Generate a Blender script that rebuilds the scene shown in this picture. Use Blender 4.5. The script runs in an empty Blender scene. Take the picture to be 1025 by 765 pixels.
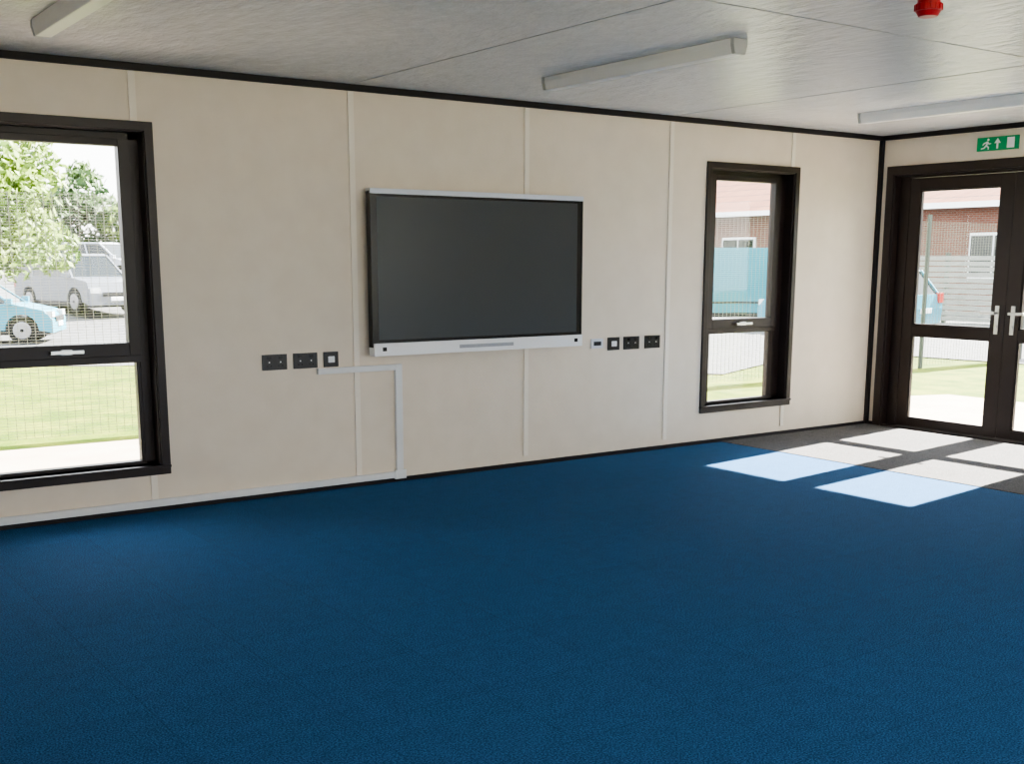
import bpy, bmesh, math, random
from mathutils import Vector, Matrix
random.seed(7)
scene=bpy.context.scene
scene.view_settings.look='AgX - Medium High Contrast'
H=2.5
# ------------------------------------------------------------------ materials
def newmat(name):
    m=bpy.data.materials.new(name); m.use_nodes=True
    return m, m.node_tree, m.node_tree.nodes['Principled BSDF']
def mat(name,col,rough=.6,spec=.4,metal=0,noise=None,bump=None,col2=None,detail=4,stretch=(1,1,1)):
    m,nt,b=newmat(name)
    b.inputs['Base Color'].default_value=(*col,1); b.inputs['Roughness'].default_value=rough
    b.inputs['Specular IOR Level'].default_value=spec; b.inputs['Metallic'].default_value=metal
    tc=nt.nodes.new('ShaderNodeTexCoord'); mp=nt.nodes.new('ShaderNodeMapping'); mp.inputs['Scale'].default_value=stretch
    nt.links.new(tc.outputs['Object'],mp.inputs[0])
    if noise:
        n=nt.nodes.new('ShaderNodeTexNoise'); n.inputs['Scale'].default_value=noise; n.inputs['Detail'].default_value=detail
        nt.links.new(mp.outputs[0],n.inputs['Vector'])
        r=nt.nodes.new('ShaderNodeValToRGB'); r.color_ramp.elements[0].position=.35; r.color_ramp.elements[1].position=.65
        r.color_ramp.elements[0].color=(*col,1); r.color_ramp.elements[1].color=(*(col2 or col),1)
        nt.links.new(n.outputs['Fac'],r.inputs[0]); nt.links.new(r.outputs[0],b.inputs['Base Color'])
    if bump:
        n2=nt.nodes.new('ShaderNodeTexNoise'); n2.inputs['Scale'].default_value=bump[0]; n2.inputs['Detail'].default_value=3
        nt.links.new(mp.outputs[0],n2.inputs['Vector'])
        bp=nt.nodes.new('ShaderNodeBump'); bp.inputs['Strength'].default_value=bump[1]; bp.inputs['Distance'].default_value=bump[2]
        nt.links.new(n2.outputs['Fac'],bp.inputs['Height']); nt.links.new(bp.outputs[0],b.inputs['Normal'])
    return m
M_wall=mat('cream_vinyl_wall',(.735,.64,.52),.5,.35,noise=6,col2=(.77,.675,.555),detail=8,bump=(40,.12,.002))
M_strip=mat('cream_joint_strip',(.81,.735,.625),.4,.4,noise=3,col2=(.83,.755,.645))
M_trunk=mat('white_pvc_trunking',(.72,.72,.71),.35,.5,noise=3,col2=(.75,.75,.74))
M_dark=mat('dark_brown_frame',(.019,.011,.010),.4,.4,noise=4,col2=(.025,.016,.014))
M_black=mat('black_trim',(.012,.009,.010),.5,.3,noise=4,col2=(.015,.012,.013))
M_white=mat('white_plastic',(.84,.84,.84),.35,.5,noise=3,col2=(.86,.86,.86))
M_silver=mat('silver_plastic',(.66,.68,.73),.3,.5,noise=3,col2=(.70,.72,.77))
M_grille=mat('grey_grille',(.30,.31,.33),.5,.4,noise=300,col2=(.42,.43,.45))
M_screen=mat('screen_glass',(.036,.043,.047),.34,.6,noise=1.5,col2=(.039,.046,.051))
M_bezel=mat('black_bezel',(.006,.006,.006),.25,.5,noise=2,col2=(.008,.008,.008))
M_chrome=mat('brushed_metal',(.72,.72,.70),.28,.5,metal=.9,noise=20,col2=(.78,.78,.76))
M_socket=mat('black_socket',(.012,.012,.013),.3,.5,noise=5,col2=(.016,.016,.017))
M_red=mat('red_plastic',(.38,.01,.015),.35,.4,noise=5,col2=(.42,.015,.02))
M_green=mat('exit_green',(.0,.28,.10),.4,.4,noise=5,col2=(.0,.30,.11))
M_lamp=mat('lamp_diffuser',(.80,.80,.78),.35,.5,noise=4,col2=(.83,.83,.81))
M_lampend=mat('lamp_end_cap',(.40,.41,.39),.4,.5,noise=4,col2=(.43,.44,.42))
M_concrete=mat('paving',(.33,.27,.215),.85,.2,noise=2,col2=(.40,.33,.27),detail=8)
M_bounce_apron=mat('concrete_forecourt',(.37,.32,.265),.85,.2,noise=2,col2=(.43,.38,.315),detail=8)  # pale ground out of view, added to bounce warm light indoors
M_grass=mat('grass',(.062,.100,.005),.9,.1,noise=2.5,col2=(.145,.165,.018),detail=10,bump=(30,.4,.03))
M_asphalt=mat('asphalt',(.085,.085,.09),.85,.2,noise=4,col2=(.12,.118,.115),detail=8)
M_fence=mat('fence_wire',(.16,.17,.13),.5,.4,noise=3,col2=(.20,.21,.17))
M_post=mat('fence_post',(.05,.065,.055),.5,.4,noise=3,col2=(.06,.07,.06))
M_leaf=mat('leaves',(.075,.15,.008),.6,.3,noise=1.5,col2=(.16,.23,.02))
M_leaf2=mat('leaves_dark',(.025,.065,.010),.6,.3,noise=1,col2=(.06,.11,.018))
M_bark=mat('bark',(.06,.04,.03),.9,.2,noise=10,col2=(.10,.07,.05))
M_tyre=mat('tyre',(.006,.006,.006),.8,.2,noise=5,col2=(.009,.009,.009))
M_autoglass=mat('car_glass',(.010,.014,.016),.08,.5,noise=1,col2=(.012,.017,.02))
M_rim=mat('wheel_rim',(.25,.25,.27),.3,.5,metal=.7,noise=5,col2=(.3,.3,.32))
M_bluecar=mat('car_paint_blue',(.03,.22,.31),.25,.6,noise=1,col2=(.035,.235,.33))
M_silvercar=mat('car_paint_silver',(.12,.13,.15),.25,.6,noise=1,col2=(.135,.145,.165))
M_whitecar=mat('car_paint_white',(.34,.36,.40),.25,.6,noise=1,col2=(.36,.38,.42))
M_cyan=mat('van_paint_cyan',(.003,.19,.25),.3,.4,noise=1,col2=(.005,.20,.265))
M_lightred=mat('tail_light',(.4,.01,.01),.2,.6,noise=5,col2=(.45,.015,.01))
M_lightw=mat('head_light',(.6,.6,.6),.1,.7,noise=5,col2=(.65,.65,.65))
M_slat=mat('weathered_timber',(.27,.27,.25),.8,.2,noise=3,col2=(.34,.335,.31),stretch=(1,1,8))
def ceiling_mat():
    m,nt,b=newmat('embossed_ceiling_panel')
    tc=nt.nodes.new('ShaderNodeTexCoord'); mp=nt.nodes.new('ShaderNodeMapping'); mp.inputs['Scale'].default_value=(10,3.4,1)
    nt.links.new(tc.outputs['Object'],mp.inputs[0])
    n=nt.nodes.new('ShaderNodeTexNoise'); n.inputs['Scale'].default_value=1.8; n.inputs['Detail'].default_value=5; n.inputs['Roughness'].default_value=.55
    nt.links.new(mp.outputs[0],n.inputs['Vector'])
    r=nt.nodes.new('ShaderNodeValToRGB'); r.color_ramp.elements[0].position=.3; r.color_ramp.elements[1].position=.7
    r.color_ramp.elements[0].color=(.74,.74,.73,1); r.color_ramp.elements[1].color=(.83,.83,.82,1)
    nt.links.new(n.outputs['Fac'],r.inputs[0]); nt.links.new(r.outputs[0],b.inputs['Base Color'])
    bp=nt.nodes.new('ShaderNodeBump'); bp.inputs['Strength'].default_value=.9; bp.inputs['Distance'].default_value=.016
    nt.links.new(n.outputs['Fac'],bp.inputs['Height']); nt.links.new(bp.outputs[0],b.inputs['Normal'])
    b.inputs['Roughness'].default_value=.23; b.inputs['Specular IOR Level'].default_value=.65
    return m
M_ceil=ceiling_mat()
M_seam=mat('ceiling_joint',(.40,.40,.39),.5,.3,noise=4,col2=(.44,.44,.43))
def carpet_mat(name,c1,c2,tile=.5):
    m,nt,b=newmat(name)
    tc=nt.nodes.new('ShaderNodeTexCoord')
    def noise(sc,det):
        n=nt.nodes.new('ShaderNodeTexNoise'); n.inputs['Scale'].default_value=sc; n.inputs['Detail'].default_value=det
        nt.links.new(tc.outputs['Object'],n.inputs['Vector']); return n
    n=noise(165,4)
    r=nt.nodes.new('ShaderNodeValToRGB'); r.color_ramp.elements[0].position=.36; r.color_ramp.elements[1].position=.66
    r.color_ramp.elements[0].color=(*c1,1); r.color_ramp.elements[1].color=(*c2,1)
    nt.links.new(n.outputs['Fac'],r.inputs[0])
    br=nt.nodes.new('ShaderNodeTexBrick'); br.offset=0; br.inputs['Scale'].default_value=1
    br.inputs['Brick Width'].default_value=tile; br.inputs['Row Height'].default_value=tile; br.inputs['Mortar Size'].default_value=.003
    br.inputs['Color1'].default_value=(1,1,1,1); br.inputs['Color2'].default_value=(.95,.95,.95,1); br.inputs['Mortar'].default_value=(.82,.82,.82,1)
    nt.links.new(tc.outputs['Object'],br.inputs['Vector'])
    mx=nt.nodes.new('ShaderNodeMix'); mx.data_type='RGBA'; mx.blend_type='MULTIPLY'; mx.inputs['Factor'].default_value=1
    nt.links.new(r.outputs[0],mx.inputs['A']); nt.links.new(br.outputs['Color'],mx.inputs['B'])
    n3=noise(14,6); r3=nt.nodes.new('ShaderNodeValToRGB'); r3.color_ramp.elements[0].position=.3; r3.color_ramp.elements[1].position=.7
    r3.color_ramp.elements[0].color=(.86,.86,.86,1); r3.color_ramp.elements[1].color=(1.0,1.0,1.0,1); nt.links.new(n3.outputs['Fac'],r3.inputs[0])
    mx2=nt.nodes.new('ShaderNodeMix'); mx2.data_type='RGBA'; mx2.blend_type='MULTIPLY'; mx2.inputs['Factor'].default_value=1
    nt.links.new(mx.outputs['Result'],mx2.inputs['A']); nt.links.new(r3.outputs[0],mx2.inputs['B'])
    nt.links.new(mx2.outputs['Result'],b.inputs['Base Color'])
    bp=nt.nodes.new('ShaderNodeBump'); bp.inputs['Strength'].default_value=.25; bp.inputs['Distance'].default_value=.002
    nt.links.new(n.outputs['Fac'],bp.inputs['Height']); nt.links.new(bp.outputs[0],b.inputs['Normal'])
    b.inputs['Roughness'].default_value=.95; b.inputs['Specular IOR Level'].default_value=.15
    return m
M_carpet=carpet_mat('blue_carpet',(.005,.042,.125),(.055,.190,.405))
M_mat=carpet_mat('entrance_mat',(.065,.063,.068),(.20,.19,.185))
def brick_mat(name,c1,c2,mo,w,h,sc=1):
    m,nt,b=newmat(name)
    tc=nt.nodes.new('ShaderNodeTexCoord'); sp=nt.nodes.new('ShaderNodeSeparateXYZ'); cb=nt.nodes.new('ShaderNodeCombineXYZ')
    nt.links.new(tc.outputs['Object'],sp.inputs[0])
    ad=nt.nodes.new('ShaderNodeMath'); ad.operation='ADD'; nt.links.new(sp.outputs[0],ad.inputs[0]); nt.links.new(sp.outputs[1],ad.inputs[1])
    nt.links.new(ad.outputs[0],cb.inputs[0]); nt.links.new(sp.outputs[2],cb.inputs[1])
    br=nt.nodes.new('ShaderNodeTexBrick'); br.inputs['Scale'].default_value=sc
    br.inputs['Brick Width'].default_value=w; br.inputs['Row Height'].default_value=h; br.inputs['Mortar Size'].default_value=.012
    br.inputs['Color1'].default_value=(*c1,1); br.inputs['Color2'].default_value=(*c2,1); br.inputs['Mortar'].default_value=(*mo,1)
    nt.links.new(cb.outputs[0],br.inputs['Vector']); nt.links.new(br.outputs['Color'],b.inputs['Base Color'])
    b.inputs['Roughness'].default_value=.85
    return m
M_brick=brick_mat('red_brick',(.14,.038,.02),(.19,.062,.036),(.16,.13,.11),.225,.075)
M_tile=brick_mat('orange_roof_tile',(.22,.070,.032),(.28,.105,.05),(.05,.018,.012),.3,.28)
def glass_mat():
    m=bpy.data.materials.new('window_glass'); m.use_nodes=True; nt=m.node_tree; nt.nodes.clear()
    t=nt.nodes.new('ShaderNodeBsdfTransparent'); t.inputs[0].default_value=(.95,.96,.955,1)
    g=nt.nodes.new('ShaderNodeBsdfGlossy'); g.inputs['Roughness'].default_value=.02
    mx=nt.nodes.new('ShaderNodeMixShader'); fr=nt.nodes.new('ShaderNodeFresnel'); fr.inputs[0].default_value=1.2
    nt.links.new(fr.outputs[0],mx.inputs[0]); nt.links.new(t.outputs[0],mx.inputs[1]); nt.links.new(g.outputs[0],mx.inputs[2])
    o=nt.nodes.new('ShaderNodeOutputMaterial'); nt.links.new(mx.outputs[0],o.inputs[0]); return m
M_glass=glass_mat()
# ------------------------------------------------------------------ mesh builder
class B:
    def __init__(s,name): s.name=name; s.bm=bmesh.new(); s.mats=[]
    def mi(s,m):
        if m not in s.mats: s.mats.append(m)
        return s.mats.index(m)
    def box(s,x0,x1,y0,y1,z0,z1,m):
        i=s.mi(m); v=[s.bm.verts.new((x,y,z)) for x in sorted((x0,x1)) for y in sorted((y0,y1)) for z in sorted((z0,z1))]
        for q in ((0,1,3,2),(4,6,7,5),(0,4,5,1),(2,3,7,6),(0,2,6,4),(1,5,7,3)):
            f=s.bm.faces.new([v[k] for k in q]); f.material_index=i
    def poly(s,pts,m):
        f=s.bm.faces.new([s.bm.verts.new(p) for p in pts]); f.material_index=s.mi(m); return f
    def prism(s,a,b,m):
        i=s.mi(m); n=len(a); va=[s.bm.verts.new(p) for p in a]; vb=[s.bm.verts.new(p) for p in b]
        fs=[s.bm.faces.new(va[::-1]),s.bm.faces.new(vb)]
        for k in range(n): fs.append(s.bm.faces.new([va[k],va[(k+1)%n],vb[(k+1)%n],vb[k]]))
        for f in fs: f.material_index=i
    def cyl(s,c,axis,r0,r1,h,m,seg=24):
        c=Vector(c); ax=Vector(axis).normalized(); t=ax.orthogonal().normalized(); u=ax.cross(t)
        ring=lambda o,r:[o+(t*math.cos(2*math.pi*k/seg)+u*math.sin(2*math.pi*k/seg))*r for k in range(seg)]
        s.prism(ring(c,r0),ring(c+ax*h,r1),m)
    def done(s,bevel=0,seg=2,smooth=False,mat=None):
        bmesh.ops.recalc_face_normals(s.bm,faces=s.bm.faces)
        me=bpy.data.meshes.new(s.name); s.bm.to_mesh(me); s.bm.free()
        for m in s.mats: me.materials.append(m)
        ob=bpy.data.objects.new(s.name,me); scene.collection.objects.link(ob)
        if bevel:
            md=ob.modifiers.new('bevel','BEVEL'); md.width=bevel; md.segments=seg; md.limit_method='ANGLE'
        if mat is not None: ob.matrix_world=mat
        return ob
XL,YB=-11.0,-9.0   # left wall / rear wall
T=.17
def slab_with_holes(b,axis,a0,a1,t0,t1,z0,z1,holes,m):
    def bx(c0,c1,h0,h1):
        if c1-c0<1e-4 or h1-h0<1e-4: return
        if axis=='x': b.box(c0,c1,t0,t1,h0,h1,m)
        else: b.box(t0,t1,c0,c1,h0,h1,m)
    cur=a0
    for c0,c1,h0,h1 in sorted(holes):
        bx(cur,c0,z0,z1); bx(c0,c1,z0,h0); bx(c0,c1,h1,z1); cur=c1
    bx(cur,a1,z0,z1)
# window spec: centre, outer z0, z1, glass half width upper, lower
WS=[(-1.5685,.246,2.194,.338,.345),(-6.9015,.215,2.196,.352,.392)]
holes=[(c-.48,c+.48,z0+.044,2.15) for c,z0,z1,gu,gl in WS]
b=B('wall_back'); slab_with_holes(b,'x',XL-T,T,0,T,-.12,H,holes,M_wall); b.done()
b=B('wall_right'); slab_with_holes(b,'y',YB-T,0,0,T,-.12,H,[(-2.32,-.15,0,2.17)],M_wall); b.done()
S0=.55
rear=[(c-1.25,c+1.25,S0,2.35) for c in (-9.5,-6.85,-4.2,-1.55)]  # unseen openings behind the camera, added and sized for sky fill
b=B('wall_rear'); slab_with_holes(b,'x',XL-T,T,YB-T,YB,-.12,H,rear,M_wall); b.done()
left=[(c-1.25,c+1.25,S0,2.35) for c in (-7.4,)]  # unseen opening, added to let fill light in
b=B('wall_left'); slab_with_holes(b,'y',YB,0,XL-T,XL,-.12,H,left,M_wall); b.done()
b=B('floor'); b.box(XL,0,YB,0,-.12,0,M_carpet); b.done()
b=B('entrance_mat'); b.box(-1.85,-.02,-3.35,-.02,0,.004,M_mat); b.done()
b=B('ceiling'); b.box(XL-T,T,YB-T,T,H,H+.15,M_ceil)
for x in (-7.815,-5.14,-2.465): b.box(x-.005,x+.005,YB,0,H-.002,H,M_seam)
for y in (-2.95,-5.9): b.box(XL,0,y-.005,y+.005,H-.002,H,M_seam)
b.done()
b=B('trim_1')
for k in range(5):
    x=-1.127-1.3376*k
    segs=[(.07,2.46)]
    for c,z0,z1,gu,gl in WS:
        if abs(x-c)<.53: segs=[(.07,z0),(z1,2.46)]
    for z0,z1 in segs: b.box(x-.02,x+.02,-.010,0,z0,z1,M_strip)
for x in (-7.815,-9.15,-10.49): b.box(x-.02,x+.02,-.010,0,.07,2.46,M_strip)
b.done(.002)
b=B('trim_2'); b.box(XL,0,-.03,0,2.462,H,M_black); b.box(-.03,0,YB,0,2.462,H,M_black); b.box(XL,0,YB,YB+.03,2.462,H,M_black); b.box(XL,XL+.03,YB,0,2.462,H,M_black)
b.box(-.035,0,-.035,0,0,2.462,M_black); b.done(.003)
b=B('baseboard_back'); b.box(XL,-.035,-.016,0,0,.028,M_black); b.done(.002)
b=B('baseboard_right'); b.box(-.016,0,-.083,-.035,0,.03,M_black); b.box(-.016,0,YB,-2.39,0,.03,M_black); b.done(.002)
b=B('cable_trunking'); b.box(XL+.005,-4.81,-.03,-.0005,.028,.07,M_trunk); b.box(-4.868,-4.818,-.028,-.0005,.07,.78,M_trunk)
b.box(-5.42,-4.868,-.028,-.0005,.742,.78,M_trunk); b.box(-4.885,-4.80,-.033,-.0005,.02,.08,M_trunk); b.done(.004)
# ------------------------------------------------------------------ windows
def window(n,c,z0,z1,gu,gl):
    b=B('window_%d'%n)
    o0,o1=c-.5245,c+.5245
    i0,i1,j0,j1=c-.48,c+.48,z0+.044,2.15
    for a in ((o0,i0+.004,z0,z1),(i1-.004,o1,z0,z1),(i0,i1,z0,j0+.004),(i0,i1,j1-.004,z1)): b.box(a[0],a[1],-.018,0,a[2],a[3],M_dark)
    for a in ((i0,i0+.012,j0,j1),(i1-.012,i1,j0,j1),(i0,i1,j0,j0+.012),(i0,i1,j1-.012,j1)): b.box(a[0],a[1],0,.17,a[2],a[3],M_dark)
    g0,g1=c-gu,c+gu; l0,l1=c-gl,c+gl; fu=gu+.065
    for a in ((i0+.01,c-fu+.005,j0+.01,j1-.01),(c+fu-.005,i1-.01,j0+.01,j1-.01),(i0+.01,i1-.01,2.10,j1-.01),(i0+.01,i1-.01,j0+.005,j0+.03),(c-fu,c+fu,.865,.92)): b.box(a[0],a[1],.085,.15,a[2],a[3],M_dark)
    for a in ((c-fu,g0,.905,2.105),(g1,c+fu,.905,2.105),(g0,g1,2.065,2.105),(g0,g1,.905,.98)): b.box(a[0],a[1],.07,.135,a[2],a[3],M_dark)
    for a in ((c-fu-.01,l0,j0+.025,.87),(l1,c+fu+.01,j0+.025,.87)): b.box(a[0],a[1],.09,.14,a[2],a[3],M_dark)
    b.box(o0,o1,-.03,.09,z0+.04,z0+.056,M_dark)
    b.box(g0-.01,g1+.01,.108,.114,.97,2.075,M_glass); b.box(l0-.01,l1+.01,.108,.114,j0+.02,.875,M_glass)
    b.box(c-.03,c+.03,.05,.07,.925,.955,M_chrome); b.box(c-.09,c+.09,.035,.05,.93,.95,M_chrome)
    b.done(.004)
for i,s in enumerate(WS): window(i+1,*s)
def fillwin(n,axis,c,t):  # out-of-view glazing, added to light the interior
    b=B('window_%d'%n)
    def bx(c0,c1,d0,d1,z0,z1,m):
        if axis=='x': b.box(c0,c1,t+d0,t+d1,z0,z1,m)
        else: b.box(t+d0,t+d1,c0,c1,z0,z1,m)
    for a in ((c-1.25,c-1.19,S0,2.35),(c+1.19,c+1.25,S0,2.35),(c-1.19,c+1.19,S0,S0+.06),(c-1.19,c+1.19,2.29,2.35),(c-.03,c+.03,S0+.06,2.29)): bx(a[0],a[1],-.11,-.05,a[2],a[3],M_dark)
    bx(c-1.19,c+1.19,-.083,-.078,S0+.06,2.29,M_glass); b.done(.003)
k=3
for r in rear: fillwin(k,'x',(r[0]+r[1])/2,YB); k+=1
for r in left: fillwin(k,'y',(r[0]+r[1])/2,XL); k+=1
# ------------------------------------------------------------------ doors
b=B('door_frame')
for a in ((-.083,-.155,0,2.24),(-2.387,-2.315,0,2.24),(-.15,-2.32,2.165,2.24)): b.box(-.02,0,a[0],a[1],a[2],a[3],M_dark)
for a in ((-.15,-.165,0,2.17),(-2.32,-2.305,0,2.17),(-.15,-2.32,2.155,2.17)): b.box(0,.17,a[0],a[1],a[2],a[3],M_dark)
for a in ((-.165,-.265,0,2.155),(-2.305,-2.205,0,2.155),(-.265,-2.205,2.14,2.155)): b.box(.07,.16,a[0],a[1],a[2],a[3],M_dark)
b.box(0,.19,-.165,-2.305,-.05,.012,M_dark)
b.done(.004)
def leaf(n,y0,y1,hy,hd):
    b=B('door_%d'%n); x0,x1=.075,.125; z0,z1=.016,2.136
    s0,s1=(.097,.12) if n==1 else (.12,.097)
    b.box(x0,x1,y0,y0-s0,z0,z1,M_dark); b.box(x0,x1,y1+s1,y1,z0,z1,M_dark)
    ya,yb=y0-s0,y1+s1
    b.box(x0,x1,ya,yb,2.035,z1,M_dark); b.box(x0,x1,ya,yb,.81,.90,M_dark); b.box(x0,x1,ya,yb,z0,.085,M_dark)
    for q0,q1 in ((.085,.81),(.90,2.035)):
        for a in ((ya,ya-.012,q0,q1),(yb+.012,yb,q0,q1),(ya,yb,q0,q0+.012),(ya,yb,q1-.012,q1)): b.box(x0+.008,x1-.008,a[0],a[1],a[2],a[3],M_dark)
        b.box(.098,.103,ya,yb,q0,q1,M_glass)
    b.box(x0-.008,x0,hy-.018,hy+.018,.86,1.09,M_chrome)
    b.cyl((x0-.008,hy,1.03),(-1,0,0),.011,.011,.045,M_chrome,12)
    b.box(x0-.062,x0-.044,hy-hd*.012,hy+hd*.12,1.02,1.042,M_chrome)
    b.cyl((x0-.008,hy,.92),(-1,0,0),.014,.014,.01,M_chrome,12)
    b.done(.003)
leaf(1,-.268,-1.232,-1.165,1); leaf(2,-1.238,-2.202,-1.305,-1)
# ------------------------------------------------------------------ interactive display
b=B('interactive_display')
b.box(-5.06,-3.395,-.10,-.055,.90,1.865,M_bezel)
b.box(-5.025,-3.43,-.1015,-.099,.945,1.835,M_screen)
b.box(-5.072,-3.383,-.108,-.045,1.853,1.885,M_silver)
b.box(-5.072,-5.06,-.104,-.05,.90,1.87,M_bezel); b.box(-3.395,-3.383,-.104,-.05,.90,1.87,M_bezel)
b.box(-5.068,-3.387,-.118,-.045,.845,.925,M_white)
b.box(-4.43,-3.99,-.1195,-.117,.872,.895,M_grille)
b.box(-5.01,-4.98,-.1195,-.117,.875,.900,M_bezel); b.box(-3.46,-3.43,-.1195,-.117,.875,.900,M_bezel)
b.box(-4.6,-3.85,-.055,-.001,1.15,1.65,M_bezel)
b.done(.004)
# ------------------------------------------------------------------ sockets
def socket(x0,x1,z0,z1,kind):
    b=B({'d':'double_socket','s':'light_switch','h':'data_outlet'}[kind])
    b.box(x0,x1,-.012,0,z0,z1,M_socket if kind!='h' else M_silver)
    w=x1-x0; zc=(z0+z1)/2
    if kind=='d':
        for c in (x0+w*.27,x0+w*.73):
            b.box(c-.012,c+.012,-.016,-.012,z1-.028,z1-.012,M_bezel)
            for dx,dz in ((0,.0),(-.012,-.022),(.012,-.022)): b.box(c+dx-.004,c+dx+.004,-.0135,-.012,zc+dz-.004,zc+dz+.004,M_chrome if dz==0 else M_bezel)
    elif kind=='s':
        b.box(x0+w*.28,x1-w*.28,-.017,-.012,z0+.028,z1-.028,M_white)
    else:
        b.box(x0+.02,x1-.02,-.015,-.012,z0+.02,z1-.02,M_socket)
    b.done(.002)
socket(-5.78,-5.62,.785,.88,'d'); socket(-5.575,-5.415,.785,.88,'d'); socket(-5.37,-5.27,.785,.88,'s')
socket(-3.215,-3.105,.81,.88,'h'); socket(-3.055,-2.945,.79,.885,'s'); socket(-2.90,-2.75,.79,.885,'d'); socket(-2.69,-2.54,.79,.885,'d')
# ------------------------------------------------------------------ ceiling battens
def batten(x,y0=-.905,y1=-2.45):
    b=B('ceiling_batten_light')
    ring=lambda y,k=1.0:[(x-.045*k,y,H),(x-.045*k,y,H-.03),(x-.034*k,y,H-.072),(x+.034*k,y,H-.072),(x+.045*k,y,H-.03),(x+.045*k,y,H)]
    b.prism(ring(y0-.025),ring(y1+.025),M_lamp)
    b.prism(ring(y0,1.05),ring(y0-.025,1.05),M_lampend); b.prism(ring(y1,1.05),ring(y1+.025,1.05),M_lampend)
    b.done(.004)
for x in (-7.157,-4.304,-1.434): batten(x)
for x in (-7.157,-4.304,-1.434): batten(x,-5.6,-7.15)
b=B('fire_alarm_sounder'); c=(-4.31,-3.50)
b.cyl((c[0],c[1],H),(0,0,-1),.045,.045,.02,M_red,32); b.cyl((c[0],c[1],H-.02),(0,0,-1),.054,.054,.028,M_red,32); b.cyl((c[0],c[1],H-.048),(0,0,-1),.05,.038,.022,M_red,32)
for k in range(16):
    a=k*math.pi/8; b.box(c[0]+math.cos(a)*.054-.003,c[0]+math.cos(a)*.054+.003,c[1]+math.sin(a)*.054-.003,c[1]+math.sin(a)*.054+.003,H-.046,H-.022,M_red)
b.done(.002)
b=B('exit_sign')
Y0,Z0=-.93,2.305
b.box(-.018,0,Y0,Y0-.355,Z0,Z0+.105,M_green)
def P(pts): b.poly([(-.0195,Y0-s,Z0+t) for s,t in pts],M_white)
P([(.262,.012),(.325,.012),(.325,.092),(.262,.092)])
P([(.172,.012),(.188,.012),(.188,.06),(.172,.06)]); P([(.152,.055),(.208,.055),(.180,.093)])
cx_,cy_=.098,.085
P([(cx_+.009*math.cos(a*math.pi/6),cy_+.009*math.sin(a*math.pi/6)) for a in range(12)])
P([(.078,.042),(.092,.038),(.102,.070),(.086,.074)])
P([(.086,.072),(.060,.062),(.048,.046),(.055,.042),(.066,.054),(.088,.060)])
P([(.096,.070),(.110,.056),(.124,.060),(.124,.053),(.108,.047),(.092,.058)])
P([(.078,.044),(.092,.040),(.108,.030),(.106,.010),(.098,.010),(.098,.025),(.080,.034)])
P([(.078,.046),(.088,.038),(.066,.018),(.038,.014),(.038,.022),(.060,.026)])
b.done()
# ------------------------------------------------------------------ exterior ground
HP=[(-60,-.25),(12,-.25),(19,-.5),(24,-.5),(30,-.1),(36,.5),(60,1.2),(140,2.5)]
def h(y):
    for (a,za),(c,zc) in zip(HP,HP[1:]):
        if y<=c: return za+(zc-za)*(y-a)/(c-a)
    return HP[-1][1]
b=B('lawn'); ys=[-40,.0,6,12,15,19,24,27,30,33,36,45,60,100,140]
for y0,y1 in zip(ys,ys[1:]): b.poly([(-60,y0,h(y0)),(90,y0,h(y0)),(90,y1,h(y1)),(-60,y1,h(y1))],M_grass)
b.done()
def edge(x):
    L=[(-60,14.5),(-5,14.5),(4,5.7),(9,8),(11,-12),(90,-12)]
    for (a,p),(c,q) in zip(L,L[1:]):
        if x<=c: return p+(q-p)*(x-a)/(c-a)
b=B('car_park'); xs=[-60,-30,-5,-2,1,4,9,9.5,10,10.5,11,30,90]
for x0,x1 in zip(xs,xs[1:]):
    e0,e1=edge(x0),edge(x1)
    yy=[y for y in [-12,-6,0,6,12,15,19,24,27,30,33,36,45,60,100,140] if y>max(e0,e1)+.01]
    b.poly([(x0,e0,h(e0)+.02),(x1,e1,h(e1)+.02),(x1,yy[0],h(yy[0])+.02),(x0,yy[0],h(yy[0])+.02)],M_asphalt)
    for y0,y1 in zip(yy,yy[1:]): b.poly([(x0,y0,h(y0)+.02),(x1,y0,h(y0)+.02),(x1,y1,h(y1)+.02),(x0,y1,h(y1)+.02)],M_asphalt)
b.done()
b=B('paved_path'); a=[(-30,.17),(4.2,.17) ,(4.2,2.0),(1.5,2.9),(-4,4.1),(-30,4.2)]
b.prism([(x,y,-.27) for x,y in a],[(x,y,-.2) for x,y in a],M_concrete)
a=[(.17,.17),(.17,-9.17),(4.2,-9.17),(4.2,.17)]; b.prism([(x,y,-.27) for x,y in a],[(x,y,-.2) for x,y in a],M_concrete)
for a in ([(-30,-25),(4.2,-25),(4.2,-9.17),(-30,-9.17)],[(-30,-9.17),(-11.17,-9.17),(-11.17,.17),(-30,.17)]):
    b.prism([(x,y,-.27) for x,y in a],[(x,y,-.2) for x,y in a],M_bounce_apron)  # unseen apron, added to brighten the ceiling and offset green bounce
b.done()
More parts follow.
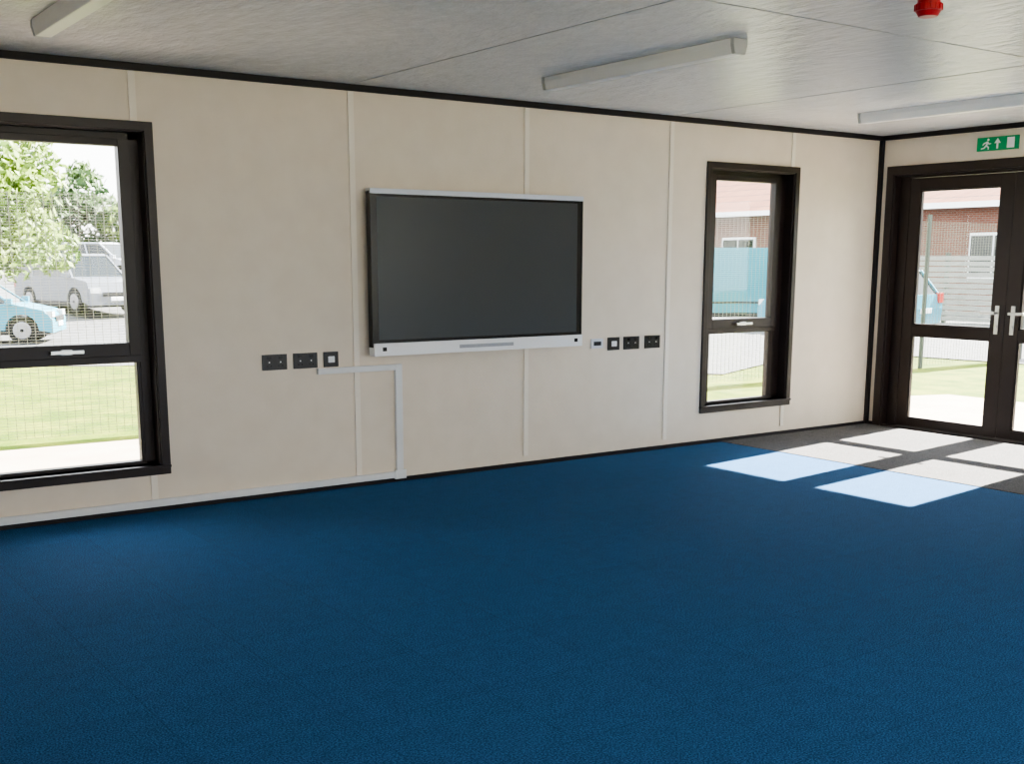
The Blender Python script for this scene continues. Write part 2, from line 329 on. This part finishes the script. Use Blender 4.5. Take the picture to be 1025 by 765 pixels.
# ------------------------------------------------------------------ mesh fence
def fence(p0,p1,ht=2.3,z0=-.25,sp=2.8):
    b=B('mesh_fence'); p0=Vector(p0); p1=Vector(p1); L=(p1-p0).length; d=(p1-p0)/L; n=Vector((-d.y,d.x))
    def bar(s0,s1,za,zb,w,m):
        q=[]
        for s,o in ((s0,-w),(s1,-w),(s1,w),(s0,w)): q.append(p0+d*s+n*o)
        b.prism([(v.x,v.y,za) for v in q],[(v.x,v.y,zb) for v in q],m)
    k=0
    while k*.0254<ht-.05: bar(0,L,z0+.05+k*.0254,z0+.053+k*.0254,.0015,M_fence); k+=1
    s=0
    while s<L: bar(s,s+.0035,z0+.05,z0+ht,.0015,M_fence); s+=.0762
    s=0
    while s<=L+.01: bar(s-.025,s+.025,z0-.1,z0+ht+.1,.025,M_post); s+=sp
    b.done()
fence((-17.8,4.7),(13,4.7)); fence((13,4.7),(13,-8.3))
# ------------------------------------------------------------------ cars
def car(name,kind,paint,loc,heading):
    b=B(name)
    if kind=='hatch': L,W,ht,wb,r,waist=3.9,1.7,1.48,2.5,.31,.92; cab0=[(-1.85,.9),(1.05,.9)]; cab1=[(-1.45,1.46),(.30,1.46)]; hood=[(1.05,.92),(1.75,.76),(1.93,.55)]
    if kind=='suv': L,W,ht,wb,r,waist=4.4,1.82,1.7,2.65,.35,1.05; cab0=[(-2.12,1.03),(1.15,1.03)]; cab1=[(-1.85,1.68),(.45,1.68)]; hood=[(1.15,1.05),(2.05,.92),(2.18,.6)]
    if kind=='van': L,W,ht,wb,r,waist=5.3,2.0,2.3,3.3,.34,1.25; hood=[(1.95,1.22),(2.5,.98),(2.64,.6)]
    def arch(cx): return [(cx+ (r+.06)*math.cos(t),r+(r+.06)*math.sin(t)) for t in [math.pi*k/8 for k in range(9)]]
    prof=[(L/2-.02,.25)]+arch(wb/2)+arch(-wb/2)+[(-L/2+.04,.25),(-L/2,.6),(-L/2+.06,waist)]
    if kind=='van': prof=prof[:-1]+[(-L/2+.0,2.2),(-L/2+.08,2.3),(.9,2.3),(1.2,2.22),(1.95,1.25)]
    prof+=hood
    b.prism([(x,-W/2,z) for x,z in prof],[(x,W/2,z) for x,z in prof],paint)
    a=W/2-.05; t=W/2-.22
    if kind!='van':
        (xa,za),(xb,zb)=cab0; (xc,zc),(xd,zd)=cab1
        b.prism([(xa,-a,za),(xb,-a,za),(xb,a,za),(xa,a,za)],[(xc,-t,zc),(xd,-t,zd),(xd,t,zd),(xc,t,zc)],M_autoglass)
        b.prism([(xc-.05,-t-.03,zc-.03),(xd+.06,-t-.03,zc-.03),(xd+.06,t+.03,zc-.03),(xc-.05,t+.03,zc-.03)],[(xc+.05,-t+.05,zc+.03),(xd-.05,-t+.05,zc+.03),(xd-.05,t-.05,zc+.03),(xc+.05,t-.05,zc+.03)],paint)
        for sg in (-1,1):
            for f0,f1,w in ((0,0,.10),(.30,.26,.07),(.62,.66,.06),(1,1,.07)):
                x0=xa+(xb-xa)*f0; x1=xc+(xd-xc)*f1; o=.012
                b.prism([(x0-w/2,sg*(a+o),za),(x0+w/2,sg*(a+o),za),(x0+w/2,sg*(a-.05),za),(x0-w/2,sg*(a-.05),za)],[(x1-w/2,sg*(t+o),zc),(x1+w/2,sg*(t+o),zc),(x1+w/2,sg*(t-.05),zc),(x1-w/2,sg*(t-.05),zc)],paint)
    else:
        for sg in (-1,1): b.poly([(.95,sg*1.006,1.25),(1.85,sg*1.006,1.25),(1.35,sg*1.006,2.0),(.95,sg*1.006,2.0)],M_autoglass)
        b.poly([(2.0,-.85,1.25),(2.0,.85,1.25),(1.28,.8,2.15),(1.28,-.8,2.15)],M_autoglass)
        for sg in (-1,1): b.box(-2.4,.8,sg*1.0,sg*1.012,.62,.68,M_bezel)
    for sx in (-1,1):
        for sg in (-1,1):
            y=sg*(W/2-.20)
            b.cyl((sx*wb/2,y,r),(0,sg,0),r,r,.21,M_tyre,28); b.cyl((sx*wb/2,y+sg*.21,r),(0,sg,0),r*.66,r*.6,.012,M_rim,20)
            b.cyl((sx*wb/2,y+sg*.22,r),(0,sg,0),r*.15,r*.12,.012,M_tyre,10)
    for sg in (-1,1):
        b.box(L/2-.16,L/2-.02,sg*(W/2-.35),sg*(W/2-.04),.60,.74,M_lightw); b.box(-L/2-.012,-L/2+.08,sg*(W/2-.22),sg*(W/2+.004),.72,.95,M_lightred)
        b.box(.95,1.10,sg*(W/2),sg*(W/2+.16),waist-.02,waist+.12,paint)
    b.box(-L/2-.02,-L/2+.02,-.26,.26,.5,.61,M_white); b.box(L/2-.03,L/2+.015,-.26,.26,.38,.49,M_white); b.box(L/2-.12,L/2+.004,-.5,.5,.5,.62,M_bezel)
    b.box(-L/2+.1,L/2-.1,-W/2+.06,W/2-.06,.2,.4,M_bezel)
    ob=b.done(.035,2)
    ob.matrix_world=Matrix.Translation(Vector((loc[0],loc[1],h(loc[1])+.02)))@Matrix.Rotation(heading,4,'Z')
    return ob
car('car','hatch',M_bluecar,(-3.15,23.0),math.radians(-24))
car('car','suv',M_silvercar,(1.1,29.6),math.radians(-76))
car('car','hatch',M_whitecar,(4.1,37.4),math.radians(-50))
car('van','van',M_cyan,(18.4,19.4),math.radians(-38))
car('car','hatch',M_bluecar,(13.9,11.4),math.radians(100))
# ------------------------------------------------------------------ vegetation
def tree(name,x,y,trunk,cz,rx,rz,n,m,leaf=.12):
    b=B(name); z=h(y)
    if trunk:
        b.cyl((x,y,z-.05),(0.02,0,1),.10,.06,cz-z,M_bark,10)
        for k in range(9):
            a=random.uniform(0,6.28); b.cyl((x,y,cz-rz*.7+k*.08),(math.cos(a),math.sin(a),random.uniform(.4,1.1)),.04,.012,rx*.8,M_bark,6)
    cl=[(Vector((random.gauss(0,.42)*rx,random.gauss(0,.42)*rx,random.gauss(0,.42)*rz)),random.uniform(.25,.5)*min(rx,rz)) for _ in range(26)]
    for _ in range(n):
        c,r=random.choice(cl); d=Vector((random.gauss(0,1),random.gauss(0,1),random.gauss(0,1))).normalized()*r*random.uniform(.6,1.05)
        p=Vector((x,y,cz))+c+d
        if p.z<z+.05: continue
        u=Vector((random.gauss(0,1),random.gauss(0,1),random.gauss(0,1))).normalized(); v=u.orthogonal().normalized(); s=leaf*random.uniform(.6,1.3)
        b.poly([p-u*s,p-v*s*.5,p+u*s,p+v*s*.5],m)
    return b.done()
tree('tree',-4.4,15.4,True,2.6,1.7,1.6,6500,M_leaf,.09)
tree('tree',6.0,52,True,3.2,3.4,2.0,5000,M_leaf2,.22)
tree('tree',11.5,52,True,3.4,3.2,1.8,5000,M_leaf,.22)
tree('tree',1.5,54,True,3.2,3.4,2.0,5000,M_leaf,.22)
tree('shrub',17.6,14.2,False,.6,1.0,1.0,1500,M_leaf,.10)
# ------------------------------------------------------------------ school building
b=B('brick_building'); b.box(28.5,38,-6,44,-1,3.5,M_brick)
b.prism([(27.9,-6.6,3.4),(38.6,-6.6,3.4),(33.2,-6.6,6.0)],[(27.9,44.6,3.4),(38.6,44.6,3.4),(33.2,44.6,6.0)],M_tile)
b.box(27.85,27.95,-6.6,44.6,3.25,3.45,M_white)
for y in range(-4,44,4):
    b.box(28.42,28.5,y,y+1.9,.8,2.4,M_white)
    for yy in (y+.08,y+1.0): b.box(28.38,28.43,yy,yy+.82,.9,2.3,M_autoglass)
b.done()
b=B('timber_fence')
for k in range(12): b.box(20.0,20.03,3,14.5,-.2+k*.15,-.2+k*.15+.12,M_slat)
for y in (3,5,7,9,11,13,14.5): b.box(20.03,20.12,y-.05,y+.05,-.4,1.65,M_post)
b.done()
# ------------------------------------------------------------------ light
sd=bpy.data.lights.new('sun','SUN'); sd.energy=85; sd.angle=math.radians(.6); sd.color=(1,.95,.87)
so=bpy.data.objects.new('sun',sd); so.rotation_euler=Vector((-1.41,-.185,-1)).to_track_quat('-Z','Y').to_euler(); so.location=(10,2,10); scene.collection.objects.link(so)
w=bpy.data.worlds.new('sky'); scene.world=w; w.use_nodes=True; nt=w.node_tree; bg=nt.nodes['Background']
tc=nt.nodes.new('ShaderNodeTexCoord'); sp=nt.nodes.new('ShaderNodeSeparateXYZ'); rp=nt.nodes.new('ShaderNodeValToRGB')
nt.links.new(tc.outputs['Generated'],sp.inputs[0]); nt.links.new(sp.outputs[2],rp.inputs[0]); nt.links.new(rp.outputs[0],bg.inputs[0])
rp.color_ramp.elements[0].color=(1,.985,.965,1); rp.color_ramp.elements[1].color=(.75,.85,1,1); rp.color_ramp.elements[1].position=.9
bg.inputs[1].default_value=7.4
# ------------------------------------------------------------------ camera
f,py,pi,ya,ro=1155.1,481.7,.1895,.6162,.0015
fw=Vector((math.sin(ya)*math.cos(pi),math.cos(ya)*math.cos(pi),-math.sin(pi))); r=Vector((math.cos(ya),-math.sin(ya),0)); u=r.cross(fw)
r2=r*math.cos(ro)+u*math.sin(ro); u2=-r*math.sin(ro)+u*math.cos(ro)
cd=bpy.data.cameras.new('camera'); cd.sensor_width=36; cd.lens=f*36/1025; cd.shift_y=(py-382.5)/1025; cd.clip_end=500
co=bpy.data.objects.new('camera',cd); scene.collection.objects.link(co)
mw=Matrix.Identity(4)
for i in range(3): mw[i][0]=r2[i]; mw[i][1]=u2[i]; mw[i][2]=-fw[i]
mw[0][3],mw[1][3],mw[2][3]=-8.5931,-6.6013,1.449
co.matrix_world=mw; scene.camera=co
